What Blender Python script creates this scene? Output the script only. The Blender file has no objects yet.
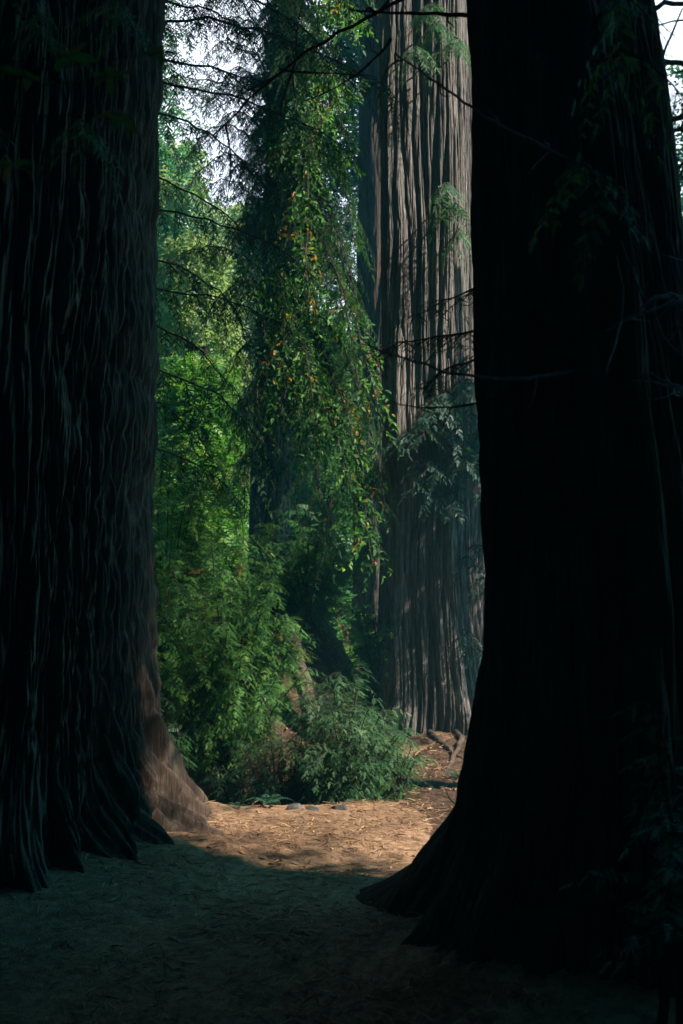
import bpy, math
import numpy as np
from math import radians as R, pi

rng = np.random.default_rng(7)
sc = bpy.context.scene
COL = sc.collection
UP = np.array((0., 0., 1.))


# ------------------------------------------------------------------ helpers
def nrm(v):
    v = np.asarray(v, float)
    return v / np.maximum(np.linalg.norm(v, axis=-1, keepdims=True), 1e-9)


def sstep(a, b, x):
    t = np.clip((x - a) / (b - a), 0, 1)
    return t * t * (3 - 2 * t)


def noise2(u, v, seed=0, pu=None):
    """gradient noise, optionally periodic in u with integer period pu; about -0.7..0.7"""
    g = np.random.default_rng(seed)
    n = 512
    ang = g.random((n, n)) * 2 * pi
    gx, gy = np.cos(ang), np.sin(ang)
    iu, iv = np.floor(u).astype(int), np.floor(v).astype(int)
    fu, fv = u - iu, v - iv
    su, sv = fu**3 * (fu * (fu * 6 - 15) + 10), fv**3 * (fv * (fv * 6 - 15) + 10)

    def c(a, b):
        aa = (iu + a) % (pu if pu else n)
        bb = (iv + b) % n
        return gx[aa, bb] * (fu - a) + gy[aa, bb] * (fv - b)
    x0 = c(0, 0) * (1 - su) + c(1, 0) * su
    x1 = c(0, 1) * (1 - su) + c(1, 1) * su
    return x0 * (1 - sv) + x1 * sv


def link(name, me, parent=None, mat=None):
    o = bpy.data.objects.new(name, me)
    COL.objects.link(o)
    if parent is not None:
        o.parent = parent
    if mat is not None:
        me.materials.append(mat)
    return o


def np_mesh(name, V, F, tint=None, smooth=False):
    """V (N,3), F (M,k) one face size"""
    V = np.asarray(V, np.float32)
    F = np.asarray(F, np.int32)
    me = bpy.data.meshes.new(name)
    m, k = F.shape
    me.vertices.add(len(V))
    me.vertices.foreach_set('co', V.ravel())
    me.loops.add(m * k)
    me.loops.foreach_set('vertex_index', F.ravel())
    me.polygons.add(m)
    me.polygons.foreach_set('loop_start', np.arange(0, m * k, k, dtype=np.int32))
    me.polygons.foreach_set('loop_total', np.full(m, k, np.int32))
    if smooth:
        me.polygons.foreach_set('use_smooth', np.ones(m, bool))
    me.update(calc_edges=True)
    if tint is not None:
        a = me.attributes.new('tint', 'FLOAT', 'FACE')
        a.data.foreach_set('value', np.asarray(tint, np.float32))
    me.validate()
    return me


def thing(name, label, cat, loc=(0, 0, 0), group=None):
    o = bpy.data.objects.new(name, None)
    COL.objects.link(o)
    o.empty_display_size = .2
    o.location = loc
    o['label'] = label
    o['category'] = cat
    if group:
        o['group'] = group
    return o


def tag(o, label, cat, group=None):
    o['label'] = label
    o['category'] = cat
    if group:
        o['group'] = group
    return o


# ------------------------------------------------------------------ materials
def new_mat(name):
    m = bpy.data.materials.new(name)
    m.use_nodes = True
    nt = m.node_tree
    nt.nodes.clear()
    out = nt.nodes.new('ShaderNodeOutputMaterial')
    return m, nt, out


def N(nt, t, **kw):
    n = nt.nodes.new(t)
    for k, v in kw.items():
        setattr(n, k, v)
    return n


def ramp(nt, stops, interp='LINEAR'):
    r = N(nt, 'ShaderNodeValToRGB')
    cr = r.color_ramp
    cr.interpolation = interp
    while len(cr.elements) < len(stops):
        cr.elements.new(.5)
    for e, (p, c) in zip(cr.elements, stops):
        e.position = p
        e.color = (*c, 1)
    return r


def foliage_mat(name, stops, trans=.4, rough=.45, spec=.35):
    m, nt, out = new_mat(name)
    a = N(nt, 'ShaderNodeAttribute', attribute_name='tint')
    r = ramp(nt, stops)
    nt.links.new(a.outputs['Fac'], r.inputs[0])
    p = N(nt, 'ShaderNodeBsdfPrincipled')
    p.inputs['Roughness'].default_value = rough
    p.inputs['Specular IOR Level'].default_value = spec
    nt.links.new(r.outputs[0], p.inputs['Base Color'])
    t = N(nt, 'ShaderNodeBsdfTranslucent')
    mu = N(nt, 'ShaderNodeMix', data_type='RGBA', blend_type='MULTIPLY')
    mu.inputs[0].default_value = 1
    mu.inputs[7].default_value = (1.35, 1.5, .7, 1)
    nt.links.new(r.outputs[0], mu.inputs[6])
    nt.links.new(mu.outputs[2], t.inputs['Color'])
    mx = N(nt, 'ShaderNodeMixShader')
    mx.inputs[0].default_value = trans
    nt.links.new(p.outputs[0], mx.inputs[1])
    nt.links.new(t.outputs[0], mx.inputs[2])
    nt.links.new(mx.outputs[0], out.inputs[0])
    return m


def bark_mat(name, dark, mid, light, scale=1.0, moss=0.0, bump=1.0):
    m, nt, out = new_mat(name)
    tc = N(nt, 'ShaderNodeTexCoord')
    mp = N(nt, 'ShaderNodeMapping')
    mp.inputs['Scale'].default_value = (44 * scale, 44 * scale, 3.2 * scale)
    nt.links.new(tc.outputs['Object'], mp.inputs[0])
    n1 = N(nt, 'ShaderNodeTexNoise')
    n1.inputs['Scale'].default_value = 1
    n1.inputs['Detail'].default_value = 6
    n1.inputs['Roughness'].default_value = .62
    n1.inputs['Distortion'].default_value = 1.1
    nt.links.new(mp.outputs[0], n1.inputs['Vector'])
    n2 = N(nt, 'ShaderNodeTexNoise')
    n2.inputs['Scale'].default_value = 1.7
    n2.inputs['Detail'].default_value = 4
    mp2 = N(nt, 'ShaderNodeMapping')
    mp2.inputs['Scale'].default_value = (2.2, 2.2, .55)
    nt.links.new(tc.outputs['Object'], mp2.inputs[0])
    nt.links.new(mp2.outputs[0], n2.inputs['Vector'])
    r = ramp(nt, [(.28, dark), (.5, mid), (.74, light)])
    nt.links.new(n1.outputs[0], r.inputs[0])
    r2 = ramp(nt, [(.3, (.62, .6, .6)), (.7, (1.2, 1.17, 1.15))])
    nt.links.new(n2.outputs[0], r2.inputs[0])
    mu = N(nt, 'ShaderNodeMix', data_type='RGBA', blend_type='MULTIPLY')
    mu.inputs[0].default_value = 1
    nt.links.new(r.outputs[0], mu.inputs[6])
    nt.links.new(r2.outputs[0], mu.inputs[7])
    col = mu.outputs[2]
    if moss > 0:
        n3 = N(nt, 'ShaderNodeTexNoise')
        n3.inputs['Scale'].default_value = 2.6
        n3.inputs['Detail'].default_value = 6
        n3.inputs['Roughness'].default_value = .65
        nt.links.new(mp2.outputs[0], n3.inputs['Vector'])
        r3 = ramp(nt, [(.5, (0, 0, 0)), (.72, (moss, moss, moss))])
        nt.links.new(n3.outputs[0], r3.inputs[0])
        mm = N(nt, 'ShaderNodeMix', data_type='RGBA')
        nt.links.new(r3.outputs[0], mm.inputs[0])
        nt.links.new(col, mm.inputs[6])
        mm.inputs[7].default_value = (.05, .075, .045, 1)
        col = mm.outputs[2]
    p = N(nt, 'ShaderNodeBsdfPrincipled')
    p.inputs['Roughness'].default_value = .92
    p.inputs['Specular IOR Level'].default_value = .12
    nt.links.new(col, p.inputs['Base Color'])
    b = N(nt, 'ShaderNodeBump')
    b.inputs['Strength'].default_value = bump
    b.inputs['Distance'].default_value = .035
    nt.links.new(n1.outputs[0], b.inputs['Height'])
    nt.links.new(b.outputs[0], p.inputs['Normal'])
    nt.links.new(p.outputs[0], out.inputs[0])
    return m


def soil_mat(name, cols, scale=9, bump=.5):
    m, nt, out = new_mat(name)
    tc = N(nt, 'ShaderNodeTexCoord')
    n1 = N(nt, 'ShaderNodeTexNoise')
    n1.inputs['Scale'].default_value = scale
    n1.inputs['Detail'].default_value = 9
    n1.inputs['Roughness'].default_value = .7
    nt.links.new(tc.outputs['Object'], n1.inputs['Vector'])
    n2 = N(nt, 'ShaderNodeTexNoise')
    n2.inputs['Scale'].default_value = 1.3
    n2.inputs['Detail'].default_value = 3
    nt.links.new(tc.outputs['Object'], n2.inputs['Vector'])
    n3 = N(nt, 'ShaderNodeTexVoronoi')
    n3.inputs['Scale'].default_value = 160
    nt.links.new(tc.outputs['Object'], n3.inputs['Vector'])
    r = ramp(nt, [(.3, cols[0]), (.5, cols[1]), (.72, cols[2])])
    nt.links.new(n1.outputs[0], r.inputs[0])
    r2 = ramp(nt, [(.3, (.65, .65, .65)), (.7, (1.15, 1.15, 1.15))])
    nt.links.new(n2.outputs[0], r2.inputs[0])
    mu = N(nt, 'ShaderNodeMix', data_type='RGBA', blend_type='MULTIPLY')
    mu.inputs[0].default_value = 1
    nt.links.new(r.outputs[0], mu.inputs[6])
    nt.links.new(r2.outputs[0], mu.inputs[7])
    p = N(nt, 'ShaderNodeBsdfPrincipled')
    p.inputs['Roughness'].default_value = .95
    p.inputs['Specular IOR Level'].default_value = .1
    nt.links.new(mu.outputs[2], p.inputs['Base Color'])
    ad = N(nt, 'ShaderNodeMath', operation='ADD')
    nt.links.new(n1.outputs[0], ad.inputs[0])
    nt.links.new(n3.outputs[0], ad.inputs[1])
    b = N(nt, 'ShaderNodeBump')
    b.inputs['Strength'].default_value = bump
    b.inputs['Distance'].default_value = .02
    nt.links.new(ad.outputs[0], b.inputs['Height'])
    nt.links.new(b.outputs[0], p.inputs['Normal'])
    nt.links.new(p.outputs[0], out.inputs[0])
    return m


M = {
    'bark_red': bark_mat('bark_red', (.045, .033, .025), (.10, .072, .054), (.19, .138, .105), moss=.4, bump=.35),
    'bark_grey': bark_mat('bark_grey', (.075, .066, .060), (.19, .168, .153), (.40, .37, .35), scale=.85, moss=.3),
    'bark_dark': bark_mat('bark_dark', (.05, .036, .03), (.10, .075, .062), (.17, .13, .11), moss=.4),
    'twig': bark_mat('twig', (.035, .027, .022), (.07, .055, .045), (.13, .105, .09)),
    'dead_twig': bark_mat('dead_twig', (.13, .12, .115), (.24, .22, .21), (.4, .38, .36)),
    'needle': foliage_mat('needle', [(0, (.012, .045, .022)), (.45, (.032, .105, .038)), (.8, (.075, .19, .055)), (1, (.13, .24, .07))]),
    'sprout': foliage_mat('sprout', [(0, (.024, .08, .032)), (.35, (.06, .175, .055)), (.7, (.145, .34, .065)), (.95, (.33, .46, .11)), (1, (.26, .12, .04))], trans=.42),
    'broad': foliage_mat('broad', [(0, (.022, .08, .026)), (.5, (.07, .21, .045)), (.86, (.19, .38, .07)), (.9, (.36, .27, .03)), (.95, (.46, .26, .03)), (1, (.36, .16, .02))], trans=.5, rough=.5, spec=.3),
    'sprout_cool': foliage_mat('sprout_cool', [(0, (.02, .065, .035)), (.4, (.05, .145, .06)), (.75, (.12, .26, .11)), (.95, (.27, .38, .20)), (1, (.22, .10, .04))], trans=.4),
    'blue_green': foliage_mat('blue_green', [(0, (.015, .05, .038)), (.55, (.04, .11, .07)), (.85, (.08, .16, .11)), (1, (.24, .34, .26))], trans=.25),
    'pale': foliage_mat('pale', [(0, (.17, .27, .12)), (.5, (.32, .43, .20)), (1, (.50, .55, .33))], trans=.4),  # sunlit, washed-out distance put into the leaf colour
    'litter': foliage_mat('litter', [(0, (.09, .045, .028)), (.4, (.22, .12, .07)), (.8, (.38, .24, .15)), (1, (.5, .3, .12))], trans=.08, rough=.85, spec=.1),
    'soil': soil_mat('soil', [(.04, .025, .017), (.10, .06, .04), (.2, .125, .085)]),
    'path_soil': soil_mat('path_soil', [(.14, .078, .044), (.31, .185, .107), (.50, .325, .20)], scale=18),
    'stone': soil_mat('stone', [(.035, .034, .03), (.10, .098, .09), (.2, .2, .185)], scale=6, bump=.4),
}


# ------------------------------------------------------------------ terrain
TREE_L = (-2.2, 6.3)
TREE_R = (1.10, 3.90)
TREE_C = (1.0, 10.5)


def ground_z(x, y):
    x = np.asarray(x, float)
    y = np.asarray(y, float)
    z = np.zeros(np.broadcast(x, y).shape)
    wx = noise2(x * .9 + 40, y * .9 + 40, 3) * .25
    # dark hollow beyond the path edge
    hx, hy = (x + .62) / 1.1, (y - 8.3 + .1 * noise2(x * 2 + 9, y * 2 + 9, 5)) / 1.2
    z = z - .95 * (1 - sstep(.45, 1.05, np.sqrt(hx**2 + hy**2)))
    # bank behind the hollow
    z = z + 1.5 * sstep(9.2, 11.0, y + wx) * sstep(.75, -.7, x + wx)
    # hillside
    h = np.maximum(y - 13 - .35 * np.maximum(x, 0), 0)
    z = z + np.minimum(.36 * h * sstep(0, 6, h), 14)
    z = z + .10 * sstep(6.5, 10, y) * sstep(.2, 1.2, x)
    # swellings round the trunks
    for (cx, cy), a, s in ((TREE_R, .34, .75), (TREE_L, .16, 1.1), (TREE_C, .12, .8)):
        z = z + a * np.exp(-((x - cx)**2 + (y - cy)**2) / (2 * s * s))
    z = z + sstep(2.0, 7, np.abs(x)) * .5 * sstep(60, 20, np.abs(x))
    z = z + .045 * noise2(x * 1.3 + 80, y * 1.3 + 80, 11) + .018 * noise2(x * 5 + 60, y * 5 + 60, 12)
    fine = .010 * noise2(x * 14 + 100, y * 14 + 100, 13)
    return z + fine


def gz(x, y):
    return float(ground_z(np.array([x]), np.array([y]))[0])


def lines(lo, hi, step, far, n):
    core = np.arange(lo, hi + 1e-6, step)
    g = np.geomspace(step, far, n)
    return np.concatenate([lo - g[::-1], core, hi + g])


def grid_mesh(name, X, Y, dz=0.0):
    gx, gy = np.meshgrid(X, Y)
    V = np.stack([gx, gy, ground_z(gx, gy) + dz], -1).reshape(-1, 3)
    nx, ny = len(X), len(Y)
    i = np.arange(nx * ny).reshape(ny, nx)
    F = np.stack([i[:-1, :-1], i[:-1, 1:], i[1:, 1:], i[1:, :-1]], -1).reshape(-1, 4)
    return np_mesh(name, V, F, smooth=True)


g = link('ground', grid_mesh('ground', lines(-3.2, 3.4, .035, 400, 46), lines(2.6, 12.2, .04, 400, 46)), None, M['soil'])
g['kind'] = 'structure'


def path_x(y):
    return -.30 + .22 * np.sin(y * .5) + 2.4 * sstep(8.2, 11.5, y)


def path_w(y):
    return 1.02 - .28 * sstep(7, 9, y) + .7 * sstep(6.4, 4.8, y)


def build_path():
    ys = np.arange(-1.5, 12.5, .045)
    ts = np.linspace(-1, 1, 46)
    gy, gt = np.meshgrid(ys, ts, indexing='ij')
    w = path_w(gy) * (1 + .16 * noise2(gy * 1.6 + 7, np.sign(gt) * 3 + 9.3, 21) + .09 * noise2(gy * 7, np.sign(gt) * 3 + 9.3, 22))
    gx = path_x(gy) + gt * w
    # rim tucked just under the soil so that the track melts into it
    dz = .012 - .03 * sstep(.86, 1.0, np.abs(gt))
    # stop at the hollow's lip
    V = np.stack([gx, gy, ground_z(gx, gy) + dz], -1).reshape(-1, 3)
    ny, nx = gx.shape
    i = np.arange(nx * ny).reshape(ny, nx)
    F = np.stack([i[:-1, :-1], i[:-1, 1:], i[1:, 1:], i[1:, :-1]], -1).reshape(-1, 4)
    return np_mesh('path', V, F, smooth=True)


p = link('path', build_path(), None, M['path_soil'])
p['kind'] = 'structure'


# ------------------------------------------------------------------ trunks, tubes
def trunk_mesh(name, base, prof, lean, roots=(), nA=480, z_dense=8.0, step=.035, z_top=24, K=26, amp=.030, fine=.012, lobes=(), seed=1, z0=-.5, zf=1.0, sharp=.6):
    zs = np.concatenate([np.arange(z0, z_dense, step), np.geomspace(.12, z_top - z_dense, 26) + z_dense])
    th = np.arange(nA) / nA * 2 * pi
    Z, T = np.meshgrid(zs, th, indexing='ij')
    zz, rr = zip(*prof)
    r = np.interp(Z, zz, rr)
    rad = r.copy()
    zc = np.maximum(Z, -.2)
    for (a, w, ext, h) in roots:
        aa = a + .25 * np.sin(Z * 1.3 + a * 3) * np.exp(-np.maximum(Z, 0))
        d = (T - aa + pi) % (2 * pi) - pi
        ww = w * (1 + .5 * np.clip(Z, 0, 2))
        rad = rad + ext * np.exp(-zc / h) * np.exp(-(d / ww)**2)
    for (a, w, ext) in lobes:
        aa = a + .08 * np.sin(Z * .5 + a * 2)
        d = (T - aa + pi) % (2 * pi) - pi
        rad = rad + ext * np.exp(-(d / w)**2)
    U = T / (2 * pi)
    warp = 1.0 * noise2(U * 6, Z * .45 + 10, seed + 50, pu=6) + .13 * noise2(U * 14, Z * 1.4 + 30, seed + 51, pu=14)
    warp = warp * (.38 + .7 * np.exp(-np.maximum(Z, 0) / .8))
    k2, k3 = int(K * 2.4), int(K * 6)

    def plates(k, fz, wr, sd, e):
        q = noise2(U * k + warp * wr, Z * fz + 20, sd, pu=k)
        return np.minimum(np.abs(q) * 2.6, 1) ** e       # rounded plates, sharp furrows
    wk = K / 28
    f1 = plates(K, .5 * zf, 1.9 * wk, seed + 1, sharp)
    f2 = plates(k2, 1.4 * zf, 4.2 * wk, seed + 2, sharp)
    f3 = plates(k3, 3.6 * zf, 9 * wk, seed + 3, .7)
    rough = noise2(U * k3, Z * 11 + 3, seed + 4, pu=k3)
    scale = np.clip(r / prof[2][1], .3, 1.3) * (1 + .9 * np.exp(-np.maximum(Z, 0) / .7))
    vary = .8 + .5 * (noise2(U * 3, Z * .3 + 44, seed + 7, pu=3) + .5)
    rad = rad + scale * (amp * (f1 - .6) * vary + fine * (f2 - .6) + fine * .5 * (f3 - .6) + fine * .16 * rough)
    rad = rad + r * .06 * noise2(U * 4, Z * .25 + 5, seed + 9, pu=4)
    cx = np.interp(Z, lean[0], lean[1])
    cy = np.interp(Z, lean[0], lean[2])
    V = np.stack([cx + rad * np.cos(T), cy + rad * np.sin(T), Z], -1).reshape(-1, 3)
    nz = len(zs)
    i = np.arange(nz * nA).reshape(nz, nA)
    j = np.roll(i, -1, axis=1)
    F = np.stack([i[:-1], j[:-1], j[1:], i[1:]], -1).reshape(-1, 4)
    return np_mesh(name, V, F, smooth=True)


class Tubes:
    def __init__(self, sides=5):
        self.V, self.F, self.n, self.s = [], [], 0, sides

    def add(self, pts, r0, r1, wob=0.0):
        pts = np.asarray(pts, float)
        n, s = len(pts), self.s
        t = nrm(np.gradient(pts, axis=0))
        ref = np.array((.31, .17, .93)) if abs(t[0, 2]) < .8 else np.array((1., .2, .1))
        a = nrm(np.cross(t, ref))
        b = np.cross(t, a)
        rr = np.linspace(r0, r1, n)
        if wob:
            rr = rr * (1 + wob * (rng.random(n) - .5))
        an = np.arange(s) / s * 2 * pi
        ring = pts[:, None] + rr[:, None, None] * (a[:, None] * np.cos(an)[None, :, None] + b[:, None] * np.sin(an)[None, :, None])
        i = np.arange(n * s).reshape(n, s) + self.n
        j = np.roll(i, -1, axis=1)
        self.F.append(np.stack([i[:-1], j[:-1], j[1:], i[1:]], -1).reshape(-1, 4))
        self.V.append(ring.reshape(-1, 3))
        self.n += n * s
        # closed tip
        self.V.append(pts[-1:] + t[-1:] * rr[-1])
        l = i[-1]
        self.F.append(np.stack([l, np.roll(l, -1), np.full(s, self.n), np.full(s, self.n)], -1)[:, :4])
        self.n += 1

    def mesh(self, name):
        V = np.concatenate(self.V)
        F = np.concatenate(self.F)
        # tip triangles come with a repeated index: emit through pydata-safe path
        tri = F[:, 2] == F[:, 3]
        me = bpy.data.meshes.new(name)
        me.from_pydata([tuple(v) for v in V.tolist()], [], [tuple(f[:3]) if t else tuple(f) for f, t in zip(F.tolist(), tri.tolist())])
        me.polygons.foreach_set('use_smooth', np.ones(len(me.polygons), bool))
        me.update()
        return me


def bez(p0, p1, p2, n=12, wob=0.0):
    t = np.linspace(0, 1, n)[:, None]
    p0, p1, p2 = map(lambda v: np.asarray(v, float), (p0, p1, p2))
    q = (1 - t)**2 * p0 + 2 * t * (1 - t) * p1 + t * t * p2
    if wob:
        q = q + np.cumsum(rng.normal(0, wob, (n, 3)), 0) * np.minimum(t * 3, 1)
    return q


# ------------------------------------------------------------------ leaf templates (x forward, unit length)
def spray_template(nn=11, ln=.17, wd=.022, ang=58):
    """a twiglet of redwood needles in two ranks"""
    V, F = [], []

    def diamond(o, d, L, w, z):
        d = np.array((*d, z))
        s = np.array((-d[1], d[0], 0)) * w / max(np.hypot(d[0], d[1]), 1e-6)
        k = len(V)
        V.extend([o, o + d * L * .45 + s, o + d * L, o + d * L * .45 - s])
        F.append((k, k + 1, k + 2, k + 3))
    for i in range(nn):
        t = .06 + .9 * i / (nn - 1)
        l = ln * (1 - .55 * abs(t - .4) ** 1.3 * 1.6)
        a = R(ang - 22 * t)
        o = np.array((t, 0, -.10 * t * t))
        for sg in (1, -1):
            diamond(o, (math.cos(a), sg * math.sin(a)), l, wd, -.12 if i % 2 else .10)
    diamond(np.array((.95, 0, -.1)), (1, 0), .1, wd, -.2)
    k = len(V)
    V.extend([np.array((0, .006, 0)), np.array((0, -.006, 0)), np.array((1, -.004, -.1)), np.array((1, .004, -.1))])
    F.append((k, k + 1, k + 2, k + 3))
    return np.array(V), np.array(F)


def leaf_template(w=.22, fold=.10):
    V = np.array([(0, 0, 0), (.3, w, fold), (.7, w * .75, fold * .4), (1, 0, -.14), (.68, 0, -.02), (.32, 0, .02), (.7, -w * .75, fold * .4), (.3, -w, fold)], float)
    F = np.array([(0, 5, 1, 1), (0, 7, 5, 5), (5, 4, 2, 1), (5, 7, 6, 4), (4, 3, 2, 2), (4, 6, 3, 3)])
    # keep to quads only: merge into four quads
    F = np.array([(0, 5, 2, 1), (0, 7, 6, 5), (5, 4, 3, 2), (5, 6, 3, 4)])
    return V, F


SPRAY = spray_template(nn=8, ln=.21, wd=.034)
def finger_template():
    V, F = spray_template(nn=7, ln=.15, wd=.045, ang=50)
    V, F = V.tolist(), F.tolist()
    k = len(V)
    V += [(.02, 0, 0), (.45, .075, -.02), (1, 0, -.12), (.45, -.075, -.02)]
    F.append((k, k + 1, k + 2, k + 3))
    return np.array(V), np.array(F)


FINGER = finger_template()
SPRAY_BOLD = spray_template(nn=7, ln=.24, wd=.055)
SPRAY_SMALL = spray_template(nn=6, ln=.26, wd=.05)
SPRAY_LITE = spray_template(nn=5, ln=.27, wd=.065)
LEAF = leaf_template()
LEAF_NARROW = leaf_template(w=.14, fold=.07)


class Leaves:
    def __init__(self, template=SPRAY):
        self.P, self.D, self.Nm, self.L, self.T = [], [], [], [], []
        self.tp = template

    def add(self, pos, d, nrmv, L, tint):
        self.P.append(np.atleast_2d(pos))
        self.D.append(np.atleast_2d(d))
        self.Nm.append(np.atleast_2d(nrmv))
        self.L.append(np.atleast_1d(L))
        self.T.append(np.atleast_1d(tint))

    def count(self):
        return sum(len(a) for a in self.L)

    def mesh(self, name):
        P, D, Nm, L, T = (np.concatenate(a) for a in (self.P, self.D, self.Nm, self.L, self.T))
        X = nrm(D)
        Y = nrm(np.cross(Nm, X))
        Zv = np.cross(X, Y)
        V0, F0 = self.tp
        V = P[:, None] + L[:, None, None] * (V0[None, :, 0:1] * X[:, None] + V0[None, :, 1:2] * Y[:, None] + V0[None, :, 2:3] * Zv[:, None])
        n, m = len(P), len(V0)
        F = F0[None] + (np.arange(n) * m)[:, None, None]
        tint = np.repeat(np.clip(T, 0, 1), len(F0))
        return np_mesh(name, V.reshape(-1, 3), F.reshape(-1, F0.shape[1]), tint)


def frond(lv, tb, o, d, L, droop=.35, sp=.034, s0=.11, tint=.5, flat=None, tr=.003, spread=52):
    """a flat side branch: axis plus sprays left and right, shorter towards the tip"""
    o = np.asarray(o, float)
    d = nrm(d)
    side = np.cross(d, UP) if flat is None else np.cross(d, flat)
    if np.linalg.norm(side) < .1:
        side = np.array((1., 0, 0))
    side = nrm(side + rng.normal(0, .22, 3))
    n = max(3, int(L / sp))
    t = np.linspace(.08, 1, n)
    c = o + np.outer(t * L, d) - np.outer(t * t * L * droop, UP)
    tang = nrm(np.gradient(c, axis=0))
    upv = nrm(np.cross(side, tang))
    a = R(spread)
    for sg in (1, -1):
        dd = tang * math.cos(a) + sg * side * math.sin(a) - UP * (.18 + .25 * droop) + rng.normal(0, .14, (n, 3))
        ln = s0 * (1.05 - .6 * t) * rng.uniform(.75, 1.2, n)
        lv.add(c + rng.normal(0, .004, (n, 3)), dd, upv + rng.normal(0, .2, (n, 3)), ln, tint + rng.normal(0, .10, n) + .12 * t)
    lv.add(c[-1], tang[-1], upv[-1], s0 * .8, tint + .2)
    if tb is not None:
        k = np.linspace(0, n - 1, min(n, 5)).astype(int)
        tb.add(np.vstack([o, c[k]]), tr, tr * .35)


def bough(tree, base, pts, n_frond, fl=(.25, .5), r0=.018, mat='needle', s0=.11, hang=.5, tint=.45, tvar=.15, start=.15, fan=1.0, sp=.036, label=None, template=None, kind='needle', autumn=.04):
    """branch (child of tree) carrying foliage (its sub-part)"""
    base = np.asarray(base, float)
    pts = np.asarray(pts, float) - base
    tb = Tubes(5)
    tb.add(pts, r0, r0 * .25, .15)
    lv = Leaves(template or SPRAY)
    cum = np.linspace(0, 1, len(pts))
    for i in range(n_frond):
        t = start + (1 - start) * (i + rng.random()) / n_frond
        o = np.array([np.interp(t, cum, pts[:, k]) for k in range(3)])
        t2 = min(t + .05, 1)
        t1 = t2 - .06
        ax = nrm(np.array([np.interp(t2, cum, pts[:, k]) - np.interp(t1, cum, pts[:, k]) for k in range(3)]))
        side = nrm(np.cross(ax, UP) + 1e-4)
        sg = 1 if i % 2 else -1
        d = ax * rng.uniform(.4, .9) + sg * side * fan * rng.uniform(.5, 1.0) - UP * hang * rng.uniform(.5, 1.4) + rng.normal(0, .15, 3)
        L = rng.uniform(*fl) * (1.1 - .5 * t)
        if kind == 'needle':
            frond(lv, tb, o, d, L, droop=.2 + hang * .4, s0=s0, tint=tint + rng.normal(0, tvar), sp=sp)
        else:
            leafy(lv, tb, o, d, L, s0, tint + rng.normal(0, tvar), autumn=autumn)
    br = link('branch', tb.mesh('branch'), tree, M['twig'])
    link('foliage', lv.mesh('foliage'), br, M[mat])
    return br


def leafy(lv, tb, o, d, L, s0, tint, sp=.028, autumn=.04):
    """a hanging twig of single broad leaves"""
    o = np.asarray(o, float)
    d = nrm(d)
    n = max(4, int(L / sp))
    t = np.linspace(.05, 1, n)
    c = o + np.outer(t * L, d) - np.outer(t * t * L * .45, UP) + np.cumsum(rng.normal(0, .006, (n, 3)), 0)
    turned = rng.random() < autumn
    for rep in range(2):
        dd = nrm(rng.normal(0, .8, (n, 3)) + d * .5 - UP * .75)
        nn = nrm(rng.normal(0, .6, (n, 3)) + np.array((.35, -.45, .55)))
        cl = np.clip(tint + rng.normal(0, .16, n), 0, .85)
        aut = rng.random(n) < (.6 if turned else .006)
        cl = np.where(aut, rng.uniform(.89, 1, n), cl)
        lv.add(c, dd, nn, s0 * rng.uniform(.65, 1.25, n), cl)
    k = np.linspace(0, n - 1, min(n, 5)).astype(int)
    tb.add(np.vstack([o, c[k]]), .004, .0015)


def off(me, base):
    v = np.empty(len(me.vertices) * 3, np.float32)
    me.vertices.foreach_get('co', v)
    v = v.reshape(-1, 3) - np.asarray(base, np.float32)
    me.vertices.foreach_set('co', v.ravel())
    me.update()
    return me


def crown_mesh(c, rad, zlo, zhi, n, size, taper=.3, tint=.5, template=SPRAY_LITE, seed=0, hole=.28, m=7):
    """foliage clumps spread through a conical volume (n clumps of sprays)"""
    g_ = np.random.default_rng(seed)
    lv = Leaves(template)
    k = g_.random(n)**.85
    z = zlo + (zhi - zlo) * k
    rmax = rad * (1 - (1 - taper) * k) * g_.uniform(.55, 1.1, n)
    a = g_.random(n) * 2 * pi
    rr = rmax * np.sqrt(g_.uniform(hole, 1, n))
    pos = np.stack([c[0] + rr * np.cos(a), c[1] + rr * np.sin(a), z - .22 * rr], -1)
    out = np.stack([np.cos(a), np.sin(a), np.zeros(n)], -1)
    ct = tint + g_.normal(0, .14, n)
    for i in range(m):
        d = nrm(out * g_.uniform(.3, 1.2, (n, 1)) + g_.normal(0, .55, (n, 3)) - UP * .35)
        lv.add(pos + g_.normal(0, size * .45, (n, 3)), d, UP + g_.normal(0, .4, (n, 3)), size * g_.uniform(.5, 1.15, n), ct + g_.normal(0, .1, n))
    return lv.mesh('crown')


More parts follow.
